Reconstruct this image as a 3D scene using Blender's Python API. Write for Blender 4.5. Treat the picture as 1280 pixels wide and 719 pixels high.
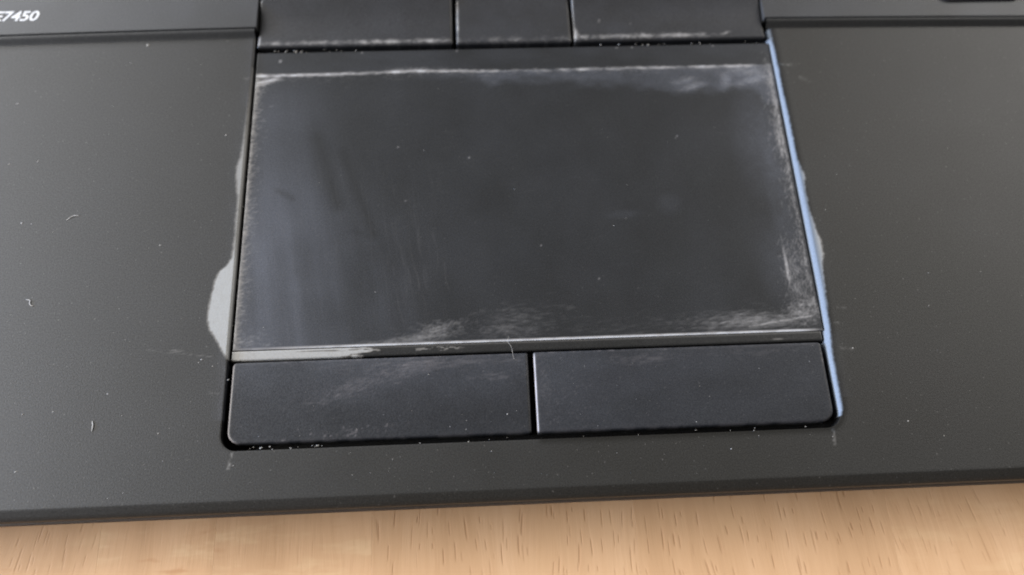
import bpy, math, random
import numpy as np
from mathutils import Vector, Euler, Matrix

# ------------------------------------------------------------------ camera, light, exposure
for o in list(bpy.data.objects):
    bpy.data.objects.remove(o)
scene = bpy.context.scene
COL = scene.collection
MM = 0.001                                   # everything below is measured in millimetres

cam_d = bpy.data.cameras.new("camera")
cam = bpy.data.objects.new("camera", cam_d)
COL.objects.link(cam)
cam.location = (41.998 * MM, -21.927 * MM, 126.252 * MM)
cam.rotation_euler = Euler((0.36467, -0.02534, -0.04391), 'XYZ')
cam_d.sensor_fit = 'HORIZONTAL'
cam_d.sensor_width = 36.0
cam_d.lens = 985.0 / 1280.0 * 36.0
cam_d.clip_start = 0.005
cam_d.clip_end = 50.0
cam_d.dof.use_dof = True
cam_d.dof.focus_distance = 0.130
cam_d.dof.aperture_fstop = 10.5
scene.camera = cam
scene.cycles.filter_width = 1.9

world = bpy.data.worlds.new("World")
scene.world = world
world.use_nodes = True
wbg = world.node_tree.nodes["Background"]
wbg.inputs[0].default_value = (1.0, 0.86, 0.70, 1.0)
wbg.inputs[1].default_value = 0.09


def area_light(name, loc, target, sx, sy, power, color):
    d = bpy.data.lights.new(name, 'AREA')
    d.shape = 'RECTANGLE'
    d.size, d.size_y = sx, sy
    d.energy = power
    d.color = color
    o = bpy.data.objects.new(name, d)
    COL.objects.link(o)
    o.location = loc
    o.rotation_euler = (Vector(target) - Vector(loc)).to_track_quat('-Z', 'Y').to_euler()
    return o


# daylight through a window low on the left, added blue and back-left fill lamps, weak bounce from the right
def lamp_dir(zenith, azimuth, dist=2.0):
    z, a = math.radians(zenith), math.radians(azimuth)
    return (0.05 + dist * math.sin(z) * math.cos(a), 0.03 + dist * math.sin(z) * math.sin(a), dist * math.cos(z))


area_light("window_light", lamp_dir(66, 178), (0.05, 0.03, 0.0), 1.5, 0.9, 104.0, (1.0, 0.965, 0.92))
area_light("back_left_fill", lamp_dir(62, 136), (0.05, 0.03, 0.0), 1.0, 0.9, 26.0, (0.97, 0.98, 1.0))  # added fill lamp that lifts the upper left of the palm rest
area_light("low_blue_fill", lamp_dir(80, 176), (0.05, 0.03, 0.0), 1.3, 0.35, 60.0, (0.28, 0.52, 1.0))  # added blue lamp to tint left-facing edges, weak on the flats
area_light("bounce_light", lamp_dir(58, 32), (0.05, 0.03, 0.0), 1.2, 0.9, 22.5, (1.0, 0.97, 0.93))

scene.view_settings.view_transform = 'Standard'
scene.view_settings.look = 'None'
scene.view_settings.exposure = 0.0
scene.view_settings.gamma = 1.0
scene.view_settings.use_curve_mapping = False

rng = random.Random(7)
nrng = np.random.default_rng(11)

# ------------------------------------------------------------------ numpy noise for the wear masks


def vnoise(x, y, seed=0):
    xi = np.floor(x).astype(np.int64)
    yi = np.floor(y).astype(np.int64)
    fx = x - xi
    fy = y - yi
    fx = fx * fx * (3 - 2 * fx)
    fy = fy * fy * (3 - 2 * fy)

    def h(a, b):
        n = (a * 374761393 + b * 668265263 + seed * 974634777) & 0xffffffff
        n = ((n ^ (n >> 13)) * 1274126177) & 0xffffffff
        n = n ^ (n >> 16)
        return (n & 0xffff) / 65535.0
    a = h(xi, yi) * (1 - fx) + h(xi + 1, yi) * fx
    b = h(xi, yi + 1) * (1 - fx) + h(xi + 1, yi + 1) * fx
    return a * (1 - fy) + b * fy


def fbm(x, y, seed=0, octaves=4):
    v = 0
    amp = 0.5
    for k in range(octaves):
        v = v + amp * vnoise(x * 2 ** k, y * 2 ** k, seed + k * 17)
        amp *= 0.5
    return v / (1 - 0.5 ** octaves)


def sstep(a, b, x):
    t = np.clip((x - a) / (b - a), 0, 1)
    return t * t * (3 - 2 * t)


def blob(x, y, cx, cy, rx, ry, rot=0.0):
    c, s = math.cos(rot), math.sin(rot)
    dx, dy = x - cx, y - cy
    u = (dx * c + dy * s) / rx
    v = (-dx * s + dy * c) / ry
    return np.clip(1 - (u * u + v * v), 0, 1)


def line(x, y, x0, y0, x1, y1, w):
    dx, dy = x1 - x0, y1 - y0
    L2 = dx * dx + dy * dy
    t = np.clip(((x - x0) * dx + (y - y0) * dy) / L2, 0, 1)
    d = np.hypot(x - x0 - t * dx, y - y0 - t * dy)
    return np.clip(1 - d / w, 0, 1)



class Scuff:
    """fine hand-made scratches drawn stroke by stroke into a small raster, read back at the mesh vertices"""

    def __init__(self, x0, x1, y0, y1, seed, res=0.09):
        self.x0, self.y0, self.res = x0 - 1, y0 - 1, res
        self.w, self.h = int((x1 - x0 + 2) / res) + 2, int((y1 - y0 + 2) / res) + 2
        self.a = np.zeros((self.h, self.w))
        self.g = np.random.default_rng(seed)

    def strokes(self, cx, cy, length, ang, sd, amp, bend=0.15):
        """one stroke for each (cx, cy); length = (min, max)"""
        g = self.g
        n = len(cx)
        L = length[0] + (length[1] - length[0]) * g.random(n) ** 2
        th = g.normal(ang, sd, n)
        am = amp * (0.35 + g.random(n) * 1.1)
        k = max(4, int(length[1] / self.res * 1.3))
        t = np.linspace(-.5, .5, k)[None, :]
        be = g.normal(0, bend, n)[:, None]
        a = th[:, None] + be * t
        px = cx[:, None] + np.cos(a) * t * L[:, None]
        py = cy[:, None] + np.sin(a) * t * L[:, None]
        wgt = am[:, None] * np.sqrt(np.clip(1 - (2 * t) ** 2, 0, 1)) * (0.35 + 1.1 * g.random((n, k))) * L[:, None] / self.res / k
        u = (px - self.x0) / self.res
        v = (py - self.y0) / self.res
        ok = (u > 0) & (v > 0) & (u < self.w - 2) & (v < self.h - 2)
        u, v, wgt = u[ok], v[ok], wgt[ok]
        ui, vi = u.astype(int), v.astype(int)
        fu, fv = u - ui, v - vi
        for du, dv, ww in ((0, 0, (1 - fu) * (1 - fv)), (1, 0, fu * (1 - fv)), (0, 1, (1 - fu) * fv), (1, 1, fu * fv)):
            np.add.at(self.a, (vi + dv, ui + du), wgt * ww)

    def cluster(self, n, cx, cy, sx, sy, rot, length, ang, sd, amp, bend=0.15):
        a, b_ = self.g.normal(0, sx, n), self.g.normal(0, sy, n)
        c, s_ = math.cos(rot), math.sin(rot)
        self.strokes(cx + a * c - b_ * s_, cy + a * s_ + b_ * c, length, ang, sd, amp, bend)

    def blur(self, k=1):
        for _ in range(k):
            a = self.a
            a = .5 * a + .25 * (np.roll(a, 1, 0) + np.roll(a, -1, 0))
            self.a = .5 * a + .25 * (np.roll(a, 1, 1) + np.roll(a, -1, 1))

    def at(self, x, y):
        u = np.clip((x - self.x0) / self.res, 0, self.w - 2.001)
        v = np.clip((y - self.y0) / self.res, 0, self.h - 2.001)
        ui, vi = u.astype(int), v.astype(int)
        fu, fv = u - ui, v - vi
        a = self.a
        r_ = (a[vi, ui] * (1 - fu) + a[vi, ui + 1] * fu) * (1 - fv) + (a[vi + 1, ui] * (1 - fu) + a[vi + 1, ui + 1] * fu) * fv
        return 1 - np.exp(-2.1 * r_)

# ------------------------------------------------------------------ node helpers


def new_mat(name):
    m = bpy.data.materials.new(name)
    m.use_nodes = True
    nt = m.node_tree
    b = nt.nodes["Principled BSDF"]
    return m, nt, b


def N(nt, typ, **kw):
    n = nt.nodes.new(typ)
    for k, v in kw.items():
        setattr(n, k, v)
    return n


def math_node(nt, op, a, b=None, clamp=False):
    n = N(nt, 'ShaderNodeMath', operation=op, use_clamp=clamp)
    for i, v in enumerate((a, b)):
        if v is None:
            continue
        if isinstance(v, (int, float)):
            n.inputs[i].default_value = v
        else:
            nt.links.new(v, n.inputs[i])
    return n.outputs[0]


def noise(nt, vec, scale, detail=2.0, rough=0.5):
    n = N(nt, 'ShaderNodeTexNoise')
    n.inputs['Scale'].default_value = scale
    n.inputs['Detail'].default_value = detail
    n.inputs['Roughness'].default_value = rough
    nt.links.new(vec, n.inputs['Vector'])
    return n.outputs['Fac']


def mapping(nt, vec, scale, rot=(0, 0, 0)):
    n = N(nt, 'ShaderNodeMapping')
    n.inputs['Scale'].default_value = scale
    n.inputs['Rotation'].default_value = rot
    nt.links.new(vec, n.inputs['Vector'])
    return n.outputs[0]


def ramp(nt, fac, stops):
    r = N(nt, 'ShaderNodeValToRGB')
    el = r.color_ramp.elements
    while len(el) < len(stops):
        el.new(0.5)
    for e, (p, c) in zip(el, stops):
        e.position = p
        e.color = (*c, 1) if len(c) == 3 else c
    nt.links.new(fac, r.inputs[0])
    return r.outputs[0]


def mixc(nt, fac, a, b, blend='MIX'):
    m = N(nt, 'ShaderNodeMix', data_type='RGBA', blend_type=blend)
    for sock, v in ((m.inputs[0], fac), (m.inputs[6], a), (m.inputs[7], b)):
        if isinstance(v, (int, float)):
            sock.default_value = v
        elif isinstance(v, tuple):
            sock.default_value = (*v, 1) if len(v) == 3 else v
        else:
            nt.links.new(v, sock)
    return m.outputs[2]


def plastic(name, dark, worn, rough=0.5, spec=0.5, grain=0.35, haze_col=(0.12, 0.13, 0.16), grain_mm=0.22, mottle=0.25, dust_amt=0.06):
    """dark moulded plastic with a fine grain; the mesh attributes wear / haze say where it is rubbed, wear and edge also hold painted reflections"""
    m, nt, b = new_mat(name)
    tc = N(nt, 'ShaderNodeTexCoord').outputs['Object']
    wear = N(nt, 'ShaderNodeAttribute', attribute_name='wear').outputs['Fac']
    haze = N(nt, 'ShaderNodeAttribute', attribute_name='haze').outputs['Fac']
    g = noise(nt, tc, 1000.0 / grain_mm, 1.5, 0.6)
    g2 = noise(nt, tc, 1000.0 / 9.0, 4.0, 0.6)
    gm = math_node(nt, 'MULTIPLY_ADD', g, 2 * grain)
    nt.nodes[-1].inputs[2].default_value = 1.0 - grain
    gm2 = math_node(nt, 'MULTIPLY_ADD', g2, 2 * mottle)
    nt.nodes[-1].inputs[2].default_value = 1.0 - mottle
    gg = math_node(nt, 'MULTIPLY', gm, gm2)
    base = mixc(nt, 1.0, dark, N(nt, 'ShaderNodeCombineColor').outputs[0], 'MULTIPLY')
    cc = nt.nodes[-2] if nt.nodes[-2].bl_idname == 'ShaderNodeCombineColor' else [n for n in nt.nodes if n.bl_idname == 'ShaderNodeCombineColor'][-1]
    for i in range(3):
        nt.links.new(gg, cc.inputs[i])
    # sparse fine dust in the grain
    dn = noise(nt, tc, 1000.0 / 0.42, 0.0, 0.5)
    dust = math_node(nt, 'MULTIPLY', sm(nt, dn, 0.78, 0.86), dust_amt)
    base = mixc(nt, dust, base, (0.30, 0.29, 0.27))
    hz = math_node(nt, 'MULTIPLY', haze, math_node(nt, 'ADD', 0.55, math_node(nt, 'MULTIPLY', g, 0.9)), True)
    base = mixc(nt, hz, base, haze_col)
    fine = noise(nt, tc, 1000.0 / 0.3, 3.0, 0.7)
    wv = math_node(nt, 'MULTIPLY', wear, math_node(nt, 'ADD', 0.72, math_node(nt, 'MULTIPLY', fine, 0.56)), True)
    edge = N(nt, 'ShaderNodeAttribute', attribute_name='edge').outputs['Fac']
    rim = math_node(nt, 'MULTIPLY', sm(nt, wear, 0.97, 0.55), 0.7)
    grime = math_node(nt, 'MULTIPLY', sm(nt, noise(nt, tc, 1000.0 / 1.4, 4.0, 0.65), 0.42, 0.72), 0.16)
    worn = mixc(nt, math_node(nt, 'MAXIMUM', rim, grime), worn, tuple(c * k for c, k in zip(worn, (0.72, 0.66, 0.60))))
    wcol = mixc(nt, edge, worn, (0.142, 0.175, 0.228))  # edge: blue window reflection painted into the albedo of the worn lip
    col = mixc(nt, wv, base, wcol)
    nt.links.new(col, b.inputs['Base Color'])
    r = math_node(nt, 'SUBTRACT', rough, math_node(nt, 'MULTIPLY', wv, 0.06))
    r = math_node(nt, 'ADD', r, math_node(nt, 'MULTIPLY', math_node(nt, 'SUBTRACT', g2, 0.5), 0.06))
    r = math_node(nt, 'SUBTRACT', r, math_node(nt, 'MULTIPLY', edge, -0.1))
    nt.links.new(r, b.inputs['Roughness'])
    spg = N(nt, 'ShaderNodeMath', operation='MULTIPLY')
    nt.links.new(math_node(nt, 'SUBTRACT', spec, math_node(nt, 'MULTIPLY', edge, spec * 0.8)), spg.inputs[0])
    nt.links.new(math_node(nt, 'MULTIPLY_ADD', g, 1.3), spg.inputs[1])
    nt.nodes[-1].inputs[2].default_value = 0.35
    nt.links.new(spg.outputs[0], b.inputs['Specular IOR Level'])
    bp = N(nt, 'ShaderNodeBump')
    bp.inputs['Strength'].default_value = 0.35
    bp.inputs['Distance'].default_value = 0.00006
    nt.links.new(g, bp.inputs['Height'])
    nt.links.new(bp.outputs[0], b.inputs['Normal'])
    return m


def sm(nt, v, a, b):
    n = N(nt, 'ShaderNodeMapRange', interpolation_type='SMOOTHSTEP')
    n.inputs['From Min'].default_value = a
    n.inputs['From Max'].default_value = b
    nt.links.new(v, n.inputs['Value'])
    return n.outputs[0]


PRIMER = (0.290, 0.296, 0.296)
M_PALM = plastic('soft_touch_plastic', (0.0118, 0.0109, 0.0086), PRIMER, rough=0.52, spec=0.54, dust_amt=0.16, mottle=0.08)
M_DECK = plastic('deck_plastic', (0.018, 0.018, 0.0175), PRIMER, rough=0.50, spec=0.58, mottle=0.12)
M_PAD = plastic('touchpad_plastic', (0.0115, 0.012, 0.0125), (0.42, 0.43, 0.455), rough=0.48, spec=0.38, grain=0.25,
                haze_col=(0.13, 0.14, 0.17), mottle=0.15)
M_BTN = plastic('button_plastic', (0.0095, 0.0103, 0.0125), (0.34, 0.33, 0.36), rough=0.5, spec=0.45, grain=0.3,
                haze_col=(0.11, 0.12, 0.145), mottle=0.2)
M_TOPB = plastic('pointer_button_plastic', (0.018, 0.018, 0.019), (0.38, 0.385, 0.40), rough=0.46, spec=0.5, grain=0.2, mottle=0.1)
M_BAR = plastic('bezel_plastic', (0.013, 0.013, 0.0125), (0.31, 0.31, 0.305), rough=0.42, spec=0.5, grain=0.2)
M_COVER = plastic('cover_plastic', (0.060, 0.046, 0.036), PRIMER, rough=0.55, spec=0.4)  # brown puts the table wood's reflection into the base colour
M_TRAY = plastic('tray_plastic', (0.003, 0.003, 0.003), PRIMER, rough=0.7, spec=0.2)
M_KEY = plastic('key_plastic', (0.010, 0.010, 0.011), PRIMER, rough=0.5, spec=0.4)
M_RUBBER = plastic('rubber', (0.012, 0.012, 0.012), PRIMER, rough=0.8, spec=0.2)

m, nt, b = new_mat('silver_print')
b.inputs['Base Color'].default_value = (0.62, 0.63, 0.65, 1)
b.inputs['Roughness'].default_value = 0.5
tc = N(nt, 'ShaderNodeTexCoord').outputs['Object']
nt.links.new(ramp(nt, noise(nt, tc, 4000), [(0.3, (0.5, 0.51, 0.53)), (0.7, (0.68, 0.69, 0.71))]), b.inputs['Base Color'])
M_PRINT = m

m, nt, b = new_mat('pale_lint')
tc = N(nt, 'ShaderNodeTexCoord').outputs['Object']
nt.links.new(ramp(nt, noise(nt, tc, 900), [(0.3, (0.26, 0.24, 0.21)), (0.7, (0.40, 0.40, 0.40))]), b.inputs['Base Color'])
b.inputs['Roughness'].default_value = 0.8
M_LINT = m


def wood_material():
    m, nt, b = new_mat('oiled_beech')
    tc = N(nt, 'ShaderNodeTexCoord').outputs['Object']
    at = {k: N(nt, 'ShaderNodeAttribute', attribute_type='OBJECT', attribute_name=k).outputs['Fac']
          for k in ('tone', 'fleck', 'mottle', 'shift', 'lean')}
    # lean the grain of each stave a little and give each its own piece of pattern
    sep = N(nt, 'ShaderNodeSeparateXYZ')
    nt.links.new(tc, sep.inputs[0])
    wob = noise(nt, mapping(nt, tc, (10, 4, 1)), 9.0, 2.0)
    x = math_node(nt, 'ADD', sep.outputs[0], math_node(nt, 'MULTIPLY', sep.outputs[1], at['lean']))
    x = math_node(nt, 'ADD', x, math_node(nt, 'MULTIPLY', wob, 0.004))
    cb = N(nt, 'ShaderNodeCombineXYZ')
    nt.links.new(math_node(nt, 'ADD', x, at['shift']), cb.inputs[0])
    nt.links.new(math_node(nt, 'ADD', sep.outputs[1], at['shift']), cb.inputs[1])
    v = cb.outputs[0]
    fine = noise(nt, mapping(nt, v, (1500, 90, 1)), 1.0, 3.0, 0.6)      # fibres along y
    band = noise(nt, mapping(nt, v, (150, 10, 1)), 1.0, 3.0, 0.55)     # growth bands
    cloud = noise(nt, v, 60.0, 3.0, 0.6)
    def dashes(cx, cy, half_w, half_l, thr):
        """one thin dash per random cell of cx by cy metres"""
        sv = mapping(nt, v, (1 / cx, 1 / cy, 0))
        vo = N(nt, 'ShaderNodeTexVoronoi', voronoi_dimensions='2D', feature='F1')
        vo.inputs['Scale'].default_value = 1.0
        vo.inputs['Randomness'].default_value = 0.9
        nt.links.new(sv, vo.inputs['Vector'])
        df = N(nt, 'ShaderNodeVectorMath', operation='SUBTRACT')
        nt.links.new(sv, df.inputs[0])
        nt.links.new(vo.outputs['Position'], df.inputs[1])
        sp = N(nt, 'ShaderNodeSeparateXYZ')
        nt.links.new(df.outputs[0], sp.inputs[0])
        co = N(nt, 'ShaderNodeSeparateColor')
        nt.links.new(vo.outputs['Color'], co.inputs[0])
        dx = math_node(nt, 'ABSOLUTE', sp.outputs[0])
        dy = math_node(nt, 'ABSOLUTE', sp.outputs[1])
        dy = math_node(nt, 'DIVIDE', dy, math_node(nt, 'ADD', 0.35, co.outputs[0]))
        a = math_node(nt, 'MULTIPLY', sm(nt, dx, half_w / cx, half_w / cx * .25), sm(nt, dy, half_l / cy, half_l / cy * .35))
        return math_node(nt, 'MULTIPLY', a, sm(nt, co.outputs[1], thr, thr + .5))
    pore = math_node(nt, 'MAXIMUM', dashes(0.0030, 0.0062, 0.00023, 0.0021, .0), math_node(nt, 'MULTIPLY', dashes(0.0019, 0.0043, 0.00019, 0.0015, .1), .75))
    pore = math_node(nt, 'MULTIPLY', pore, at['fleck'])
    ray = noise(nt, mapping(nt, v, (75, 320, 1)), 1.0, 3.0, 0.6)        # pale / red ray flakes across the grain
    base = ramp(nt, band, [(0.28, (0.475, 0.292, 0.160)), (0.5, (0.54, 0.338, 0.190)), (0.72, (0.585, 0.378, 0.222))])
    base = mixc(nt, math_node(nt, 'MULTIPLY', sm(nt, fine, 0.45, 0.75), 0.25), base, (0.45, 0.262, 0.137))
    base = mixc(nt, math_node(nt, 'MULTIPLY', sm(nt, cloud, 0.5, 0.75), 0.4), base, (0.57, 0.37, 0.208))
    base = mixc(nt, math_node(nt, 'MULTIPLY', sm(nt, ray, 0.60, 0.74), math_node(nt, 'MULTIPLY', at['mottle'], 0.65)), base, (0.43, 0.225, 0.108))
    base = mixc(nt, math_node(nt, 'MULTIPLY', sm(nt, ray, 0.50, 0.30), math_node(nt, 'MULTIPLY', at['mottle'], 0.55)), base, (0.64, 0.46, 0.27))
    base = mixc(nt, math_node(nt, 'MULTIPLY', pore, 0.34), base, (0.25, 0.115, 0.05))
    tn = N(nt, 'ShaderNodeHueSaturation')
    nt.links.new(base, tn.inputs['Color'])
    nt.links.new(at['tone'], tn.inputs['Value'])
    nt.links.new(tn.outputs[0], b.inputs['Base Color'])
    b.inputs['Roughness'].default_value = 0.55
    b.inputs['Specular IOR Level'].default_value = 0.25
    bp = N(nt, 'ShaderNodeBump')
    bp.inputs['Strength'].default_value = 0.25
    bp.inputs['Distance'].default_value = 0.0001
    nt.links.new(math_node(nt, 'SUBTRACT', fine, pore), bp.inputs['Height'])
    nt.links.new(bp.outputs[0], b.inputs['Normal'])
    return m


M_WOOD = wood_material()

# ------------------------------------------------------------------ mesh helpers


def link(name, me, mat, parent=None):
    o = bpy.data.objects.new(name, me)
    COL.objects.link(o)
    if mat:
        me.materials.append(mat)
    if parent:
        o.parent = parent
    return o


def mesh_obj(name, verts, faces, mat, parent=None, smooth=True, attrs=None, wall=None):
    me = bpy.data.meshes.new(name)
    v = np.asarray(verts, dtype=np.float64) * MM
    me.from_pydata(v.tolist(), [], faces if isinstance(faces, list) else faces.tolist())
    for k, a in (attrs or {}).items():
        at = me.attributes.new(k, 'FLOAT', 'POINT')
        at.data.foreach_set('value', np.asarray(a, dtype=np.float32))
    me.update()
    if smooth:
        me.polygons.foreach_set('use_smooth', np.ones(len(me.polygons), dtype=bool))
        me.set_sharp_from_angle(angle=math.radians(38))
    o = link(name, me, mat, parent)
    if wall is not None:          # faces from this index on are the side walls of the part
        me.materials.append(M_TRAY)  # walls blackened so the shade in the gaps is in the colour
        me.polygons.foreach_set('material_index', (np.arange(len(me.polygons)) >= wall).astype(np.int32))
    return o


def grid_faces(nx, ny):
    i = np.arange(nx - 1)[None, :] + np.arange(ny - 1)[:, None] * nx
    i = i.ravel()
    return np.stack([i, i + 1, i + 1 + nx, i + nx], 1)


def add_skirt(V, F, attrs, depth_z, pick=None):
    """drop a wall from every open border edge of the sheet down to depth_z"""
    e = np.concatenate([F[:, [0, 1]], F[:, [1, 2]], F[:, [2, 3]], F[:, [3, 0]]])
    e = e[e[:, 0] != e[:, 1]]
    key = np.sort(e, 1)
    k = key[:, 0].astype(np.int64) * (len(V) + 1) + key[:, 1]
    u, idx, cnt = np.unique(k, return_index=True, return_counts=True)
    be = e[idx[cnt == 1]]
    if pick is not None:
        be = be[pick(V[be[:, 0]]) & pick(V[be[:, 1]])]
    vs = np.unique(be)
    remap = {int(a): len(V) + j for j, a in enumerate(vs)}
    low = V[vs].copy()
    low[:, 2] = depth_z
    V2 = np.concatenate([V, low])
    nf = np.array([[b_, a_, remap[int(a_)], remap[int(b_)]] for a_, b_ in be])
    F2 = np.concatenate([F, nf])
    at2 = {kk: np.concatenate([a, a[vs] * 0.6]) for kk, a in attrs.items()}
    return V2, F2, at2


def pad_part(name, x0, x1, y0, y1, z, mat, parent, radii=(0, 0, 0, 0), bevel=0.35, step=0.2, depth=-2.3,
             zf=None, wear=None, haze=None, ybend=None, sides=(1, 1, 1, 1)):
    """a keycap-like sheet with rounded corners (radii: front-left, front-right, back-right, back-left), rounded-over
    edges and side walls"""
    def axis(a, b_):
        n = max(4, int(round((b_ - a) / step)))
        core = np.linspace(a, b_, n + 1)
        extra = np.array([0.02, 0.07, 0.15, 0.25, 0.4, 0.6]) * bevel
        return np.unique(np.round(np.concatenate([core, a + extra, b_ - extra]), 4))
    xs, ys = axis(x0, x1), axis(y0, y1)
    X, Y = np.meshgrid(xs, ys)
    X, Y = X.ravel().copy(), Y.ravel().copy()
    far = 1e3
    d = np.minimum.reduce([Y - y0 + far * (1 - sides[0]), x1 - X + far * (1 - sides[1]), y1 - Y + far * (1 - sides[2]), X - x0 + far * (1 - sides[3])])
    for r, cx, cy, sx, sy in ((radii[0], x0, y0, 1, 1), (radii[1], x1, y0, -1, 1), (radii[2], x1, y1, -1, -1), (radii[3], x0, y1, 1, -1)):
        if r <= 0:
            continue
        ox, oy = cx + sx * r, cy + sy * r
        dx, dy = (ox - X) * sx, (oy - Y) * sy
        m_ = (dx > 0) & (dy > 0)
        # squash the square corner onto the quarter disc
        mx = np.maximum(dx, dy)
        hy = np.hypot(dx, dy) + 1e-9
        k = np.where(m_, mx / hy, 1.0)
        d = np.where(m_, r - mx, d)
        X = np.where(m_, ox - sx * dx * k, X)
        Y = np.where(m_, oy - sy * dy * k, Y)
    t = np.clip((bevel - d) / bevel, 0, 1)
    Z = z - bevel * (1 - np.sqrt(np.clip(1 - t * t, 0, 1)))
    if zf is not None:
        Z = Z + zf(X, Y)
    w = np.clip(wear(X, Y, d), 0, 1) if wear else np.zeros_like(X)
    h = np.clip(haze(X, Y, d), 0, 1) if haze else np.zeros_like(X)
    if ybend is not None:
        Y = Y + ybend(X)
    V = np.stack([X, Y, Z], 1)
    gf = grid_faces(len(xs), len(ys))
    V, F, at = add_skirt(V, gf, {'wear': w, 'haze': h}, depth)
    return mesh_obj(name, V, F, mat, parent, attrs=at, wall=len(gf))


def empty(name, loc=(0, 0, 0)):
    o = bpy.data.objects.new(name, None)
    o.empty_display_size = 0.02
    COL.objects.link(o)
    o.location = loc
    return o


def tag(o, label, cat=None, group=None, kind=None):
    o['label'] = label
    if cat:
        o['category'] = cat
    if group:
        o['group'] = group
    if kind:
        o['kind'] = kind
    return o

# ------------------------------------------------------------------ the table: glued beech staves
TABLE_Z = -11.0
table = empty('table_top', (0, 0, 0))
tag(table, 'pale beech table top of glued staves under the laptop', kind='structure')

cuts = [-330, -292, -250, -214, -170, -131, -92, -61, -21.8, -3.1, 22.6, 66.6, 110.0, 158, 199, 247, 283, 330, 370, 412, 450]
for i in range(len(cuts) - 1):
    a, b_ = cuts[i] + 0.004, cuts[i + 1] - 0.004
    c = 0.008
    y0, y1, zb = -260.0, 330.0, TABLE_Z - 25
    V = [(a, y0, zb), (b_, y0, zb), (b_, y1, zb), (a, y1, zb),
         (a, y0, TABLE_Z - c), (b_, y0, TABLE_Z - c), (b_, y1, TABLE_Z - c), (a, y1, TABLE_Z - c),
         (a + c, y0 + c, TABLE_Z), (b_ - c, y0 + c, TABLE_Z), (b_ - c, y1 - c, TABLE_Z), (a + c, y1 - c, TABLE_Z)]
    F = [(3, 2, 1, 0), (8, 9, 10, 11)]
    for k in range(4):
        n = (k + 1) % 4
        F += [(k, n, 4 + n, 4 + k), (4 + k, 4 + n, 8 + n, 8 + k)]
    s = mesh_obj('stave', V, F, M_WOOD, table, smooth=False)
    mid = 0.5 * (a + b_)
    s['tone'] = 1.0 + rng.uniform(-0.05, 0.05)
    s['fleck'] = rng.uniform(0.7, 1.0)
    s['mottle'] = rng.uniform(0.0, 0.3)
    s['shift'] = rng.uniform(0.0, 3.0)
    s['lean'] = rng.uniform(-0.05, 0.1)
    if -61 < mid < -22: s['fleck'] = 0.7; s['mottle'] = 0.3; s['tone'] = 1.14; s['lean'] = -0.12
    if -22 < mid < -3: s['fleck'] = 0.15; s['mottle'] = 1.0; s['tone'] = 1.16
    if -3 < mid < 22: s['fleck'] = 0.2; s['mottle'] = 0.8; s['tone'] = 1.09
    if 22 < mid < 66: s['fleck'] = 1.0; s['mottle'] = 0.0; s['tone'] = 1.04; s['lean'] = 0.0
    if 66 < mid < 110: s['fleck'] = 1.0; s['mottle'] = 0.0; s['tone'] = 1.04; s['lean'] = 0.09
    if 110 < mid < 158: s['fleck'] = 0.5; s['mottle'] = 0.4; s['tone'] = 1.07; s['lean'] = 0.16

# ------------------------------------------------------------------ the laptop
laptop = empty('laptop', (50 * MM, 100 * MM, TABLE_Z * MM))
tag(laptop, 'worn black laptop with rubbed touchpad on a beech table', 'laptop')
INV = Matrix.Translation(-laptop.location)


def adopt(o):
    o.parent = laptop
    o.matrix_parent_inverse = INV
    return o


X_L, X_R = -118.0, 218.0


def y_step(x):                      # the crease where the palm rest meets the keyboard deck bows slightly
    return 79.55 - ((x - 52.0) / 100.0) ** 2 * 1.05


# --- palm rest -------------------------------------------------------
left_w = np.array([(15.0, 0.0), (16.4, 0.9), (18.5, 2.1), (20.3, 3.3), (22.1, 3.9), (25.6, 3.7), (28.9, 3.3), (30.7, 2.7), (31.8, 1.5), (33.3, .8),
                   (38, .62), (44.4, .66), (46.5, .9), (48.9, 1.35), (51.2, 1.3), (53.3, .75), (57.5, .5), (62.6, .3), (67.9, .15), (71, .1), (73, 0)])
right_w = np.array([(1.8, 0.0), (2.8, .45), (7.2, .55), (12.7, .62), (16.6, 1.05), (19.8, 1.2), (24.2, 1.55), (27.9, 1.85), (30.9, 2.45), (32.8, 2.6), (34.8, 2.1), (37.2, 1.75),
                    (39.3, 1.35), (44.5, 1.55), (45.8, 1.95), (47.8, 1.45), (49.5, 1.2), (55.5, 1.1), (67, .95), (74, .85), (79, .6)])
R_C = 2.6


def hole_sdf(x, y):
    """signed distance to the touchpad opening, negative inside (open towards the keyboard)"""
    qx = np.abs(x - 50.0) - (50.0 - R_C)
    qy = -(y - R_C)
    out = np.hypot(np.maximum(qx, 0), np.maximum(qy, 0)) + np.minimum(np.maximum(qx, qy), 0)
    return out - R_C


def uniq(*a):
    return np.unique(np.round(np.concatenate(a), 4))


xs = uniq(np.linspace(X_L, -46, 30), np.linspace(-46, -7, 60), np.arange(-7, 3.01, 0.15), np.linspace(3, 97, 95), np.arange(97, 105.01, 0.15),
          np.linspace(105, 150, 60), np.linspace(150, X_R, 30), [0.0, 100.0])
ys = uniq([-9.35, -9.34, -9.3, -9.22, -8.6, -8.0, -7.66, -7.58, -7.5, -7.2], np.linspace(-6.9, -1.2, 24), np.arange(-1.2, 4.01, 0.15), np.arange(4, 79.01, 0.22), [0.0, 79.0])
X, Y = np.meshgrid(xs, ys)
nx, ny = len(xs), len(ys)
X, Y = X.ravel(), Y.ravel()
sd = hole_sdf(X, Y)
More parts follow.
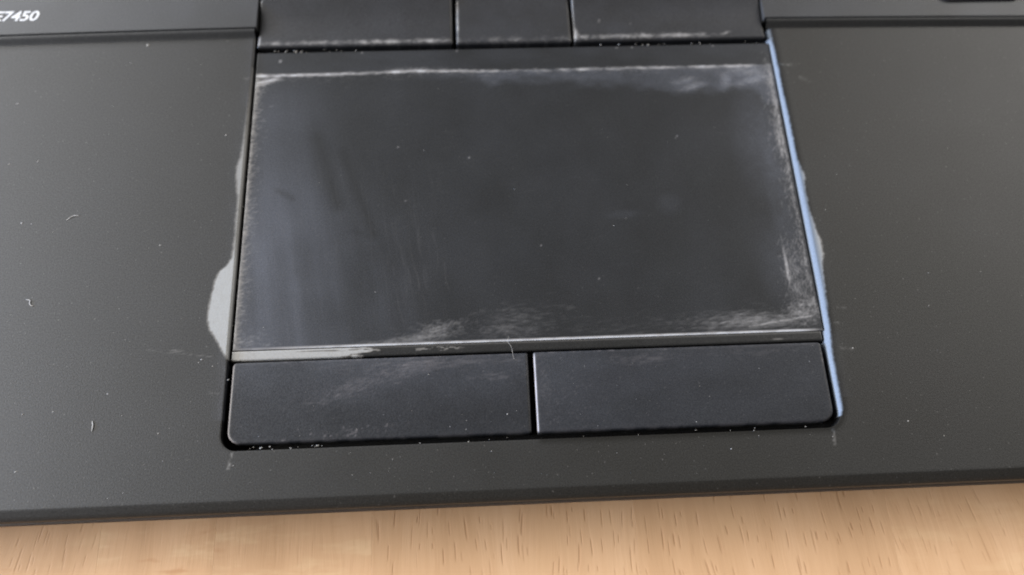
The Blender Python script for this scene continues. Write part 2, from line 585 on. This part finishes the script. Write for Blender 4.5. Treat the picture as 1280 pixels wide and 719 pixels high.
# snap the lattice onto the rounded corners
corner = (Y < R_C + .2) & (Y > -0.3) & ((X < R_C + .2) & (X > -0.3) | (X > 100 - R_C - .2) & (X < 100.3)) & (np.abs(sd) < 0.11)
eps = 1e-3
gx = (hole_sdf(X + eps, Y) - hole_sdf(X - eps, Y)) / (2 * eps)
gy = (hole_sdf(X, Y + eps) - hole_sdf(X, Y - eps)) / (2 * eps)
X = np.where(corner, X - gx * sd, X)
Y = np.where(corner, Y - gy * sd, Y)
sd = hole_sdf(X, Y)
# top rows follow the bowed crease
top = sstep(60, 79, Y)
Yb = Y + top * (y_step(X) - 79.0)
zf_y = np.interp(Y, [-9.35, -9.34, -9.3, -9.22, -8.6, -8.0, -7.66, -7.58, -7.5, -7.2], [-2.6, -1.3, -1.08, -.95, -.58, -.23, -.04, -.012, 0.0, 0.0])
# rounded-over lip of the opening: wide on the right, narrow on the left, almost none in front
cw = np.where(X > 50, np.interp(Y, [0, 1.6, 3, 13, 17, 24, 79], [0, .10, .46, .52, .95, 1.15, 1.0]), 0.22 * sstep(13.5, 17, Y)) + 0.04
t = np.clip((cw - sd) / cw, 0, 1)
slope = np.where(X > 50, 0.95, 0.8)
Z = zf_y - np.where(sd < cw, cw * slope * t ** 1.35, 0)
# wear of the soft-touch coat down to the pale primer
rag = (fbm(X / 0.9, Y / 0.9, 3, 3) - 0.5) * 0.55 + (fbm(X / 3.1, Y / 3.1, 9, 2) - .5) * 0.3
frin = (fbm(X / .28, Y / .28, 13, 2) - .5) * .26
dl = np.interp(Y, left_w[:, 0], left_w[:, 1])
wl = sstep(-0.36, 0.34, dl + X + rag * np.clip(dl, 0, 1) * 0.55 + frin) * (dl > 0.02) * (X < 1)
dr = np.interp(Y, right_w[:, 0], right_w[:, 1])
wr = sstep(-0.34, 0.26, dr - (X - 100) + rag * np.clip(dr - .4, 0, 1) * 0.8 + frin) * (dr > 0.02) * (X > 99)
wear = np.maximum(wl * (0.97 - 0.22 * sstep(31, 37, Y) - .2 * sstep(52, 72, Y)), wr * 0.92)
# rub marks running out of the opening's corners and beside it
for (x0, y0, x1, y1, w_, s_) in [(2.0, -0.3, 1.6, -2.6, .35, .55), (98.3, -0.4, 98.1, -2.6, .35, .35), (-13.5, 17.2, -2.5, 15.6, .13, .22), (-9, 16.9, -7.6, 16.75, .2, .3),
                                 (100.6, 70.6, 104.2, 70.3, .4, .30), (104.8, 67.6, 106.2, 66.6, .5, .14), (102.2, 13.4, 104.2, 13.0, .35, .22), (101.7, 17.9, 103.4, 17.6, .2, .3),
                                 (103, 20.6, 105, 20.3, .2, .22), (-1.5, 69.9, -0.3, 69.8, .35, .2), (-2.4, 9.6, -0.9, 9.4, .2, .15)]:
    wear = np.maximum(wear, line(X, Y, x0, y0, x1, y1, w_) ** .7 * s_ * .75 * sstep(.3, .75, fbm(X / .5, Y / .4, 5, 3)) * 1.4)
edge_sky_tint = sstep(1.5, -0.1, sd - cw) ** 1.2 * (X > 50)  # mask for the blue reflection painted on the right lip
halo = np.exp(-np.clip(sd, 0, None) / 1.1) * (Y > 5) * 0.20 * fbm(X / 1.2, Y / 2.5, 21, 3)
haze_a = np.clip(halo + 0.03 * fbm(X / 12.0, Y / 12.0, 31, 4), 0, 1)
V = np.stack([X, Yb, Z], 1)
F = grid_faces(nx, ny)
keep = hole_sdf(X[F].mean(1), Y[F].mean(1)) > 0.0
F = F[keep]
used = np.unique(F)
mp = -np.ones(len(V), dtype=np.int64)
mp[used] = np.arange(len(used))
V, F, wear, haze_a, edge_sky_tint = V[used], mp[F], wear[used], haze_a[used], edge_sky_tint[used]
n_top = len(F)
V, F, at = add_skirt(V, F, {'wear': wear, 'haze': haze_a, 'edge': edge_sky_tint}, -2.62, pick=lambda P: P[:, 1] < 82)
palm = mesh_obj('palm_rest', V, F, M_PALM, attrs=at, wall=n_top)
adopt(palm)
palm['label'] = 'dark soft-touch palm rest, coat rubbed to pale primer beside the touchpad'

# --- raised step and keyboard deck -----------------------------------


def strip_mesh(xs, profile, base):
    """sweep a (dy, z) profile along x, offset by base(x)"""
    P = np.array(profile)
    V = [(x, base(x) + p[0], p[1]) for p in P for x in xs]
    return np.array(V), grid_faces(len(xs), len(P))


DECK_Z = 1.1
for xa, xb in ((X_L, -0.02), (100.05, X_R)):
    sx_ = np.linspace(xa, xb, 60)
    V, F = strip_mesh(sx_, [(-0.02, -0.9), (0.0, -0.02), (0.05, -0.10), (0.15, -.04), (.45, .32), (.75, .66), (.90, .82), (1.02, .93), (1.2, 1.02), (1.42, 1.05), (1.50, 1.0), (1.53, .8), (1.54, -.9)], y_step)
    o = mesh_obj('step_trim', V, F, M_DECK)
    adopt(o)

sx_ = np.linspace(X_L, X_R, 169 * 2 + 1)
dys = uniq([0, .02, .06, .15, .3], np.linspace(.6, 8, 16), np.linspace(10, 139, 12))
DX, DY = np.meshgrid(sx_, dys)
YY = np.vectorize(y_step)(DX) + 1.76 + DY
ZZ = DECK_Z - 0.15 * (1 - np.sqrt(np.clip(1 - np.clip((.15 - DY) / .15, 0, 1) ** 2, 0, 1)))
V = np.stack([DX.ravel(), YY.ravel(), ZZ.ravel()], 1)
F = grid_faces(len(sx_), len(dys))
cxm, cym = V[F][:, :, 0].mean(1), V[F][:, :, 1].mean(1)
keep = ~((cxm > 0.0) & (cxm < 100.0) & (cym < 88.6))
F = F[keep]
used = np.unique(F)
mp = -np.ones(len(V), dtype=np.int64)
mp[used] = np.arange(len(used))
V, F = V[used], mp[F]
zz = np.zeros(len(V))
V, F, at = add_skirt(V, F, {'wear': zz, 'haze': 0.15 * fbm(V[:, 0] / 9, V[:, 1] / 9, 41, 3)}, -2.62)
deck = adopt(mesh_obj('keyboard_deck', V, F, M_DECK, attrs=at))

# --- bottom cover: protruding lip and undercut belly --------------------
sx_ = np.linspace(X_L, X_R, 40)
prof = [(-8.6, -2.64), (-9.25, -2.65), (-9.55, -2.7), (-9.70, -2.85), (-9.74, -3.0), (-9.68, -3.25), (-9.2, -3.8), (-7.5, -5.2), (-4.0, -7.4), (2.0, -9.0), (9, -9.6),
        (220.5, -9.6), (221.2, -8.8), (221.2, -2.66)]
V = np.array([(x, p[0], p[1]) for p in prof for x in sx_])
F = grid_faces(len(sx_), len(prof)).tolist()
n_ = len(sx_)
F.append([k * n_ for k in range(len(prof))])
F.append([k * n_ + n_ - 1 for k in range(len(prof))][::-1])
F.append([0, n_ - 1, (len(prof) - 1) * n_ + n_ - 1, (len(prof) - 1) * n_])
cover = mesh_obj('bottom_cover', V, F, M_COVER)
adopt(cover)
for fx, fy in ((-90, 25), (190, 25), (-90, 205), (190, 205)):
    ang = np.linspace(0, 2 * np.pi, 25)[:-1]
    V = [(fx + 9 * math.cos(a), fy + 5 * math.sin(a), TABLE_Z) for a in ang] + [(fx + 9.6 * math.cos(a), fy + 5.6 * math.sin(a), -9.5) for a in ang]
    F = [[k, (k + 1) % 24, 24 + (k + 1) % 24, 24 + k] for k in range(24)] + [list(range(24))[::-1], list(range(24, 48))]
    adopt(mesh_obj('rubber_foot', V, F, M_RUBBER))

# --- tray under the touchpad and buttons --------------------------------
V = [(-0.6, -0.6, -2.55), (100.6, -0.6, -2.55), (100.6, 89, -2.55), (-0.6, 89, -2.55)]
adopt(mesh_obj('touchpad_tray', V, [[0, 1, 2, 3]], M_TRAY, smooth=False))

# --- touchpad -------------------------------------------------------------


PADS = Scuff(0, 100, 16, 77, 5)
_g = PADS.g


def _along(n, xs_, ws_):
    """n positions along an axis, drawn from a piecewise density"""
    q = np.linspace(xs_[0], xs_[-1], 800)
    w_ = np.interp(q, xs_, ws_) * (0.35 + vnoise(q / 1.7, q * 0, 81) ** 2 * 1.8)
    c = np.cumsum(w_)
    return np.interp(_g.random(n) * c[-1], c, q)


# worn line under the upper bezel, heavy on the left, patchy to the right
xx = _along(2300, [0.6, 2, 6, 18, 27, 34, 40, 46, 58, 63, 72, 78, 86, 94, 97, 99.7], [1.3, 1.2, .8, .75, 1.1, .9, .5, .35, .3, .65, .4, .6, .65, .5, .4, .3])
bow = .35 * np.exp(-((xx - 31) / 9.) ** 2)
PADS.strokes(xx, 70.85 + bow + _g.normal(0, .17, len(xx)), (.25, 2.2), 0.0, .07, .15)
xx = _along(900, [0.6, 6, 27, 34, 50, 70, 99.7], [1, .4, .5, .6, .5, .9, 1])
PADS.strokes(xx, 70.6 - _g.exponential(.55, len(xx)), (.2, 1.4), 0.1, .35, .045)
xx = _along(260, [24, 29, 33, 37], [.2, 1, 1, .2])
PADS.strokes(xx, 71.6 + _g.normal(0, .3, len(xx)), (.2, 1.2), .1, .2, .06)
# top left corner
PADS.cluster(230, 2.4, 69.4, 1.7, .3, .25, (.4, 2.4), .22, .12, .15)
PADS.cluster(170, 1.2, 68.6, .7, .9, 0, (.2, 1.0), .3, .5, .12)
# left border: short strokes running in from the edge
yy = 16.8 + 53.5 * _g.random(2100)
yy = yy[_g.random(len(yy)) < np.interp(yy, [16, 19, 24, 30, 34, 40, 46, 55, 62, 70], [1., .5, .7, .9, .7, .9, .7, .5, .8, 1.])]
PADS.strokes(.75 + _g.exponential(.42, len(yy)), yy, (.2, 1.3), 0.05, .35, .13)
PADS.strokes(.72 + _g.exponential(.10, 700), 17 + 53 * _g.random(700), (.3, 1.6), 1.57, .08, .14)
PADS.cluster(150, 3.0, 18.0, 2.2, .9, 0, (.3, 1.4), .1, .5, .08)
# right border
yy = np.concatenate([_g.normal(57, 6.5, 620), 20 + 28 * _g.random(380), _g.normal(68, 2, 160)])
PADS.strokes(99.55 - _g.exponential(.55, len(yy)), yy, (.25, 1.6), 1.45, .35, .16)
PADS.cluster(120, 98.6, 54.0, .25, 2.2, 0, (.4, 1.8), 1.45, .1, .11)
# lower right corner: upright, then lying strokes
PADS.cluster(420, 96.9, 26.5, 1.1, 3.6, 0, (.25, 1.8), 1.5, .45, .12)
PADS.cluster(110, 95.7, 28.8, .12, 2.2, 0, (.4, 2.2), 1.5, .1, .15)
PADS.cluster(420, 97.2, 20.3, 1.9, 1.2, .2, (.25, 1.6), .25, .5, .12)
PADS.cluster(520, 89.0, 18.6, 5.2, .75, .03, (.5, 4.0), .09, .08, .075)
PADS.cluster(200, 84.0, 19.6, 6.5, .7, .02, (.4, 3.0), .06, .08, .035)
PADS.strokes(np.linspace(87.5, 98.4, 26), 17.8 + np.linspace(0, 1.5, 26) + .06 * np.sin(np.arange(26)), (.5, 1.3), .136, .03, .45)
# clusters along the front edge
PADS.cluster(420, 34.4, 18.9, 2.5, .75, .22, (.2, 1.7), .18, .4, .07)
PADS.cluster(260, 29.5, 17.5, 4.2, .35, .08, (.4, 2.4), .08, .1, .06)
PADS.cluster(360, 47.5, 20.2, 3.8, 1.5, .1, (.3, 2.6), .03, .12, .035)
PADS.cluster(160, 46.0, 18.4, 3.0, .7, 0, (.3, 1.8), .0, .2, .05)
PADS.cluster(140, 64.0, 18.6, 9.0, 1.0, 0, (.5, 3.5), .04, .06, .02)
# smears towards the upper right corner
for cx_, cy_, sx_, sy_, ro_, n_s in ((84.2, 66.4, 1.5, .4, .25, 130), (82.4, 67.8, 1.6, .5, .2, 110), (90.6, 67.9, .8, 1.2, -.3, 130), (95.8, 67.5, 2.0, .45, .25, 170), (95.4, 69.4, 2.4, .7, 0, 220)):
    PADS.cluster(n_s, cx_, cy_, sx_, sy_, ro_, (.3, 1.8), ro_, .4, .055)
# hair-fine marks over the whole sheet
PADS.strokes(1 + 98 * _g.random(420), 17 + 53 * _g.random(420), (.4, 3.5), .05, .3, .012)
PADS.strokes(2 + 34 * _g.random(260) ** 1.3, 18 + 34 * _g.random(260), (3, 13), 1.73, .05, .010)
PADS.strokes(26 + 10 * _g.random(26), 22 + 16 * _g.random(26), (2, 9), 1.73, .04, .03)
PADS.strokes(np.array([79.2, 79.5, 62.5, 27.6, 40.6, 29.0, 52.8]), np.array([55.1, 55.5, 27.4, 54.6, 52.0, 43.5, 34.0]), (.25, .5), .8, .3, .9)
PADS.blur(1)


def pad_wear(x, y, d):
    w = PADS.at(x, y)
    ed = 1 - sstep(.24, .46, y - 16.62)
    w = np.maximum(w, ed * np.interp(x, [0, 3, 20, 60, 85, 95, 98.5, 99.5], [.25, .3, 1., 1., .95, 1., .6, .15]) * (.8 + .45 * vnoise(x / 1.5, x * 0, 111)))
    return w


def pad_haze(x, y, d):
    sv = fbm((x + .16 * y) / 2.4, y / 26., 61, 3)
    cl = fbm(x / 9., y / 11., 63, 4)
    h = .18 * (1 - sstep(1, 21, x + 3.5 * (cl - .5))) * sstep(15, 30, 90 - y) * (.35 + .55 * cl + .65 * sv)
    h += .14 * (1 - sstep(10, 40, x + (y - 20) * .25)) * (1 - sstep(34, 60, y)) * (.35 + 1.2 * sv) * (.5 + cl)
    h += .15 * blob(x, y, 33, 27, 12, 18, .1) * sv * .25
    # smeared band under the upper bezel
    top_h = np.interp(x, [30, 36, 46, 66, 74, 82, 92, 100], [0, .10, .22, .2, .17, .2, .28, .28])
    lower = np.interp(x, [30, 46, 66, 74, 82, 88, 92, 100], [69.8, 68.2, 68.0, 66.8, 65.2, 65.2, 65.6, 62])
    e = sstep(-1.4, 1.6, y - lower + (fbm(x / 3.2, y / 2, 65, 3) - .5) * 3.5)
    h += top_h * e * (.45 + .9 * fbm(x / 2.3, y / 1.6, 67, 4)) * (y < 71.5)
    for (cx, cy, rx, ry, rot, s_) in [(84.3, 66.4, 3.0, .8, .25, .26), (82.4, 67.6, 2.6, .7, .2, .2), (90.5, 67.8, 1.2, 2.2, -.3, .24), (95.8, 67.6, 4.2, 1.0, .25, .32), (95.5, 69.6, 4.5, 1.6, .0, .25),
                                      (76.4, 41.5, 2.7, 2.5, 0, .07), (68, 39.6, 4, 1.0, .1, .07), (94.5, 54, 5, 13, .0, .14), (97.3, 46, 3, 18, 0, .16), (95, 30, 5, 10, 0, .1)]:
        h += s_ * .8 * blob(x, y, cx, cy, rx * 1.2, ry * 1.2, rot) ** 1.7 * (.5 + fbm(x / 1.3, y / 1.3, 69, 3))
    h += .07 * cl
    # darker greasy finger smears
    sm_ = np.maximum.reduce([line(x, y, 13.0, 57, 17, 43, 2.0), line(x, y, 17.5, 54, 23.5, 37, 1.5), line(x, y, 6.3, 46.2, 8.8, 44.6, 1.0) * .5, line(x, y, 20, 37.8, 24, 36.6, 1.0) * .5])
    h = h * (1 - np.clip(.95 * sm_ * (.5 + cl * .8), 0, .85))
    return h


PAD_Z = -0.42
pad = pad_part('touchpad', 0.62, 99.98, 16.62, 71.0, PAD_Z, M_PAD, None, bevel=0.12, step=0.17, wear=pad_wear, haze=pad_haze, sides=(1, 0, 0, 1))
adopt(pad)
pad['label'] = 'matte touchpad with pale scuffs along its edges'


def strip_wear(x, y, d):
    w = PADS.at(x, y)
    w = np.maximum(w, blob(x, y, 5.0, 74.1, .4, .5) * .4)
    for cx in (38.8, 20.5, 73.0, 70.0, 89):
        w = np.maximum(w, blob(x, y, cx, 75.7, .3, .25) * .3)
    return w


o = pad_part('bezel_strip', 0.55, 99.98, 71.0, 76.1, PAD_Z, M_PAD, None, bevel=0.14, sides=(0, 0, 1, 1), step=0.2, wear=strip_wear, haze=lambda x, y, d: .10 * fbm(x / 8, y / 3, 5, 3))
adopt(o)
o['label'] = 'plain dark strip between touchpad and pointer buttons'


def bar_wear(x, y, d):
    n = (fbm(x / 1.6, y / .35, 131, 4) - .5)
    lim = np.interp(y, [14.9, 15.4, 15.9, 16.5], [20.5, 21.0, 24.5, 21.5])
    w = sstep(-1.0, 1.0, lim - x + n * 7) * .92
    hole = blob(x, y, 17.5, 16.1, 7.0, .13, 0.0) ** .5 * sstep(.42, .6, fbm(x / .9, y / .2, 133, 2))
    w = w * (1 - .7 * hole)
    w = np.maximum(w, blob(x, y, 34.5, 15.8, 4.5, .4) ** .6 * sstep(.45, .62, fbm(x / .8, y / .25, 135, 3)) * .7)
    w = np.maximum(w, .35 * np.exp(-np.clip(16.5 - y, 0, None) / .1) * (x > 20))
    w = np.maximum(w, blob(x, y, 92, 15.4, 1.2, .2) * .35)
    return w


o = pad_part('bezel_strip', 0.42, 99.75, 14.88, 16.60, PAD_Z - .10, M_BAR, None, bevel=0.30, step=0.15, wear=bar_wear)
adopt(o)
o['label'] = 'narrow bar below the touchpad, rubbed white at its left end'

# --- click buttons ----------------------------------------------------------


BTNS = Scuff(0, 100, 0, 15.5, 23)
_b = BTNS.g
BTNS.cluster(300, 22.0, 10.2, 4.6, .9, .3, (.25, 2.0), .3, .25, .062)
BTNS.cluster(160, 31.0, 12.3, 3.5, .6, .2, (.3, 2.2), .2, .2, .05)
BTNS.cluster(200, 34.0, 13.3, 8.0, .45, .0, (.8, 5.0), .02, .05, .045)
BTNS.cluster(90, 17.0, 8.4, 4.0, 1.2, .1, (.3, 1.6), .15, .3, .03)
BTNS.cluster(40, 44.0, 10.7, 2.2, .4, 0, (.4, 2.0), .0, .15, .06)
BTNS.cluster(40, 19.0, 2.3, 3.6, .5, .1, (.12, .5), .6, .5, .5)
BTNS.cluster(14, 24.0, 3.0, 2.6, .8, .1, (.1, .4), .6, .5, .3)
BTNS.strokes(2 + 45 * _b.random(120), 14.42 + _b.normal(0, .07, 120), (.2, 1.3), 0, .12, .14)
BTNS.strokes(51 + 46 * _b.random(110), 14.46 + _b.normal(0, .08, 110), (.2, 1.2), 0, .12, .09)
BTNS.cluster(240, 51.8, 8.5, .7, 3.6, 0, (.1, .6), 1.2, .6, .07)
BTNS.cluster(170, 54.5, 6.0, 3.0, 3.5, 0, (.08, .35), .8, .8, .15)
BTNS.cluster(120, 69.0, 12.8, 3.2, .5, 0, (.4, 2.6), .02, .1, .045)
BTNS.cluster(70, 88.0, 13.2, 4.0, .5, 0, (.4, 2.6), .02, .1, .035)
BTNS.strokes(98.95 + _b.normal(0, .1, 60), 12.0 + _b.normal(0, 1.0, 60), (.15, .7), 1.45, .4, .12)
BTNS.strokes(1 + 98 * _b.random(110), 1.4 + 12.8 * _b.random(110), (.08, .3), .7, .6, .22)
BTNS.strokes(1 + 98 * _b.random(200), 1.4 + 12.8 * _b.random(200), (.5, 3.0), .08, .3, .012)
BTNS.blur(1)


def click_wear_glint(seed, left):
    def f(x, y, d):
        w = BTNS.at(x, y)
        xl = 0.85 if left else 50.35
        bevel_glint = sstep(.34, .10, d) * (sstep(2.4, .6, x - xl) if left else sstep(.6, .3, x - xl)) * sstep(.95, 1.6, y)  # window highlight on the left bevel, painted in through the wear mask
        w = np.maximum(w, bevel_glint * .8 * (.55 + .6 * fbm(x / .5, y / 2.2, seed + 2, 3)) * sstep(14.6, 13.5, y))
        return np.maximum(w, .14 * np.exp(-d / .22) * sstep(.3, .7, fbm(x / 1.1, y / 1.1, seed + 4, 3)))
    return f


def click_haze(seed, left):
    def f(x, y, d):
        cl = fbm(x / 6., y / 4., seed, 4)
        if left:
            return .20 * sstep(4, 15, y) * (.3 + cl) + .05 * cl
        return .17 * (.35 + cl) * np.interp(x, [50, 56, 70, 100], [1.1, .9, .7, .55]) * (.6 + .4 * sstep(2, 13, y))
    return f


bL = pad_part('click_button', 0.85, 49.42, 1.08, 14.55, -0.30, M_BTN, None, radii=(2.2, .35, .3, .7), bevel=.42, step=.2, wear=click_wear_glint(201, True), haze=click_haze(221, True),
              zf=lambda x, y: -.05 * np.clip((8 - y) / 8, 0, 1) ** 2)
bR = pad_part('click_button', 50.35, 99.15, 1.08, 14.60, -0.26, M_BTN, None, radii=(.35, 2.2, .6, .3), bevel=.42, step=.2, wear=click_wear_glint(241, False), haze=click_haze(261, False),
              zf=lambda x, y: -.05 * np.clip((8 - y) / 8, 0, 1) ** 2)
for o in (bL, bR):
    adopt(o)
bL['label'] = 'left click button with diagonal pale scuffs'
bR['label'] = 'right click button with faint specks and a cleaner face'

# --- pointer buttons above the touchpad --------------------------------------


TOPS = Scuff(0, 100, 76, 89, 31)
_t = TOPS.g


def _lip(n, xs_, ws_, y0, sy, amp, length=(.15, 1.1)):
    q = np.linspace(xs_[0], xs_[-1], 500)
    w_ = np.interp(q, xs_, ws_) * (0.25 + vnoise(q / 1.3, q * 0, 301) ** 2 * 2)
    c = np.cumsum(w_)
    x_ = np.interp(_t.random(n) * c[-1], c, q)
    TOPS.strokes(x_, y0 + _t.normal(0, sy, n), length, 0, .25, amp)


_lip(1100, [.7, 3, 12, 20, 36, 38], [.5, .6, .8, 1.2, 1.1, .8], 77.72, .28, .19)
_lip(420, [38.8, 42, 50, 61.1], [1, .7, .7, .9], 77.55, .35, .09)
_lip(900, [61.8, 63, 66, 74, 85, 87.5, 90], [1, .7, .8, 1.2, 1.1, .5, .1], 77.9, .26, .21)
TOPS.cluster(90, 91.6, 78.2, .6, .15, .4, (.2, .9), .4, .2, .10)
TOPS.cluster(200, 62.15, 78.6, .25, .8, 0, (.2, 1.0), 1.5, .2, .12)
TOPS.strokes(.75 + np.abs(_t.normal(0, .1, 90)), 77.4 + 2.2 * _t.random(90), (.2, .8), 1.57, .1, .12)
TOPS.strokes(39.0 + np.abs(_t.normal(0, .12, 150)), 80 + 7 * _t.random(150), (.2, 1.0), 1.57, .1, .12)
TOPS.strokes(np.array([66.8, 67.0, 73.1]), np.array([81.5, 81.9, 81.0]), (.4, .6), 1.3, .2, .7)
TOPS.strokes(1 + 98 * _t.random(160), 78.2 + 9 * _t.random(160), (.3, 1.6), 0, .4, .014)
TOPS.blur(2)


def top_wear(x0, x1, kind, seed):
    return lambda x, y, d: TOPS.at(x, y)


def dish(y):          # face hollowed across the finger, front lip raised and rounded
    t = np.clip((y - 76.6) / 11.2, 0, 1)
    return 0.75 * t ** 2.0 - .55 * np.sin(np.pi * np.clip(t * 1.02, 0, 1)) + .10


for nm, xa, xb, kind, lab in (('pointer_button', 0.55, 38.05, 'left', 'left pointer button with a white rubbed front lip'),
                              ('pointer_button', 38.75, 61.2, 'middle', 'narrow flat middle pointer button'),
                              ('pointer_button', 61.7, 99.55, 'right', 'right pointer button with a white rubbed front lip')):
    if kind == 'middle':
        zf = lambda x, y: -.12 * np.sin(np.pi * np.clip((y - 76.6) / 11.2, 0, 1)) + .12
    else:
        zf = lambda x, y: dish(y)
    o = pad_part(nm, xa, xb, 76.88, 88.1, .35 if kind != 'middle' else .22, M_TOPB, None,
                 radii=((.25, .25, .25, 1.2) if kind == 'left' else (.25, .25, .25, .25) if kind == 'middle' else (.25, .25, 1.2, .25)),
                 bevel=.55, step=.2, wear=top_wear(xa, xb, kind, 301 + int(xa)), haze=lambda x, y, d: .10 * fbm(x / 5, y / 4, 311, 3), zf=zf)
    adopt(o)
    o['label'] = lab

# --- the lowest key of the keyboard, cut by the frame ---------------------------
o = pad_part('key', 135.8, 152.6, 83.95, 100.0, DECK_Z + .55, M_KEY, None, radii=(2.0, 2.0, 1.2, 1.2), bevel=.5, step=.5, depth=DECK_Z - .4)
adopt(o)
o['label'] = 'black key at the top edge'

# --- printed model lettering ------------------------------------------------------
cu = bpy.data.curves.new('model_lettering', 'FONT')
cu.body = 'E7450'
cu.size = 3.2 * MM
cu.shear = 0.2
cu.offset = 0.00006
cu.space_character = 0.97
cu.extrude = 0.00001
tmp = bpy.data.objects.new('tmp_text', cu)
COL.objects.link(tmp)
bpy.context.view_layer.update()
dg = bpy.context.evaluated_depsgraph_get()
tme = bpy.data.meshes.new_from_object(tmp.evaluated_get(dg))
bpy.data.objects.remove(tmp)
co = np.zeros(len(tme.vertices) * 3)
tme.vertices.foreach_get('co', co)
co = co.reshape(-1, 3)
lo, hi = co.min(0), co.max(0)
# glyph block measured on the deck: right end x = -41.3, height 2.35 mm, about 10.2 mm long
co[:, 0] = (co[:, 0] - lo[0]) / (hi[0] - lo[0]) * 8.55 - 49.7
co[:, 1] = (co[:, 1] - lo[1]) / (hi[1] - lo[1]) * 2.35 + 83.45
co[:, 2] = DECK_Z + .02 + (co[:, 2] - lo[2]) / max(1e-9, hi[2] - lo[2]) * .02
tme.vertices.foreach_set('co', (co * MM).ravel())
tme.materials.clear()
lt = link('printed_lettering', tme, M_PRINT, deck)
lt['label'] = 'silver italic characters E7450 printed on the deck'

# ------------------------------------------------------------------ dust, crumbs and lint lying on it


def fibre(name, pts, r, label):
    pts = [Vector(p) for p in pts]
    # smooth the polyline
    for _ in range(2):
        q = [pts[0]]
        for a, b_ in zip(pts, pts[1:]):
            q += [a.lerp(b_, .25), a.lerp(b_, .75)]
        pts = q + [pts[-1]]
    V, F = [], []
    n = len(pts)
    for i, p in enumerate(pts):
        tdir = (pts[min(i + 1, n - 1)] - pts[max(i - 1, 0)]).normalized()
        side = tdir.cross(Vector((0, 0, 1))).normalized()
        up = side.cross(tdir)
        rr = r * (0.35 + 0.65 * math.sin(math.pi * (i + .5) / n)) * (1 + .25 * math.sin(i * 2.1))
        for k in range(6):
            a = k * math.pi / 3
            V.append(p + side * math.cos(a) * rr + up * math.sin(a) * rr * .45)
    for i in range(n - 1):
        for k in range(6):
            F.append([i * 6 + k, i * 6 + (k + 1) % 6, (i + 1) * 6 + (k + 1) % 6, (i + 1) * 6 + k])
    F += [list(range(6))[::-1], [(n - 1) * 6 + k for k in range(6)]]
    o = mesh_obj(name, [tuple(v) for v in V], F, M_LINT)
    tag(o, label, 'lint', 'lint on the laptop')
    return o


fibre('lint_fibre', [(-29.9, 41.3, .04), (-29.2, 41.9, .07), (-28.6, 42.2, .08), (-27.9, 42.1, .06)], .075, 'curved white lint wisp on the left palm rest, uppermost of three')
fibre('lint_fibre', [(-34.3, 26.7, .04), (-33.5, 26.6, .07), (-33.6, 26.0, .08), (-33.2, 25.5, .06), (-32.9, 25.6, .05)], .085, 'small hooked grey lint flake near the left edge of the palm rest')
fibre('lint_fibre', [(-20.4, 5.7, .05), (-20.15, 5.0, .08), (-20.25, 4.0, .06)], .095, 'short straight upright lint fibre low on the left palm rest')
fibre('lint_fibre', [(46.4, 17.4, -.25), (46.0, 16.5, -.1), (46.7, 15.8, -.1), (46.9, 14.6, -.12), (47.0, 13.5, -.2), (47.5, 13.3, -.26)], .026, 'fine curled hair across the bar above the left click button')

# uncountable dust
V, F = [], []


def speck(x, y, z, r, ang, el=1.0):
    n0 = len(V)
    k = 6
    for i in range(k):
        a = ang + i * 2 * math.pi / k
        rr = r * rng.uniform(.6, 1.25)
        ex, ey = math.cos(a) * rr * el, math.sin(a) * rr
        V.append((x + ex * math.cos(ang) - ey * math.sin(ang), y + ex * math.sin(ang) + ey * math.cos(ang), z - .03))
    V.append((x, y, z + r * .5))
    for i in range(k):
        F.append([n0 + i, n0 + (i + 1) % k, n0 + k])


def scatter(n, x0, x1, y0, y1, z, r0, r1, fz=None):
    for _ in range(n):
        x, y = rng.uniform(x0, x1), rng.uniform(y0, y1)
        r = r0 + (r1 - r0) * rng.random() ** 3
        speck(x, y, z if fz is None else fz(x, y), r, rng.uniform(0, .9), rng.uniform(1.0, 2.4))


scatter(26, -42, -3, -6.5, 75, 0.0, .04, .14)
scatter(28, -34, 2, -6.5, 14, 0.0, .04, .14)
scatter(30, 2, 100, -6.5, -0.8, 0.0, .045, .13)
scatter(24, 104, 145, -6, 76, 0.0, .04, .12)
scatter(22, 4, 98, 20, 68, PAD_Z, .05, .13)
scatter(26, 2, 49, 1.6, 14, -.30, .04, .12)
scatter(34, 51, 98, 1.6, 14, -.27, .04, .10)
# crumbs caught in the slots
scatter(20, 3, 20, 76.15, 76.7, -.5, .08, .2)
scatter(12, 64, 99, 76.15, 76.7, -.5, .07, .18)
scatter(16, 3, 98, .1, .8, -1.1, .05, .12)
scatter(10, 4, 16, .2, .8, -.8, .07, .16)
scatter(40, .05, .5, 17, 70, -.65, .05, .13)
for x, y, r in [(-20.3, 78.2, .28), (-12.4, 81.2, .16), (-42.5, 65.5, .22), (-41.8, 52.8, .2), (-36.8, 53.2, .16), (-37.5, 41.0, .22), (-35.8, 40.8, .14), (-3.8, 57.8, .2), (-13.2, 36.0, .16), (-19.8, 6.4, .0),
                (-4.2, 15.2, .16), (-4.6, 14.7, .14), (-18.6, 10.0, .15), (-26.8, 7.4, .14), (-31.5, 7.2, .16), (-9.8, 3.3, .15), (-31, -1.8, .16), (-2.3, 14.0, .12), (104.3, 13.2, .16), (111, .6, .15)]:
    if r:
        speck(x, y, .0 if y < 79 else .4, r, rng.uniform(0, .8), 1.5)
dust = mesh_obj('dust', V, F, M_LINT, smooth=False)
tag(dust, 'pale dust specks and crumbs scattered over the laptop', kind='stuff')
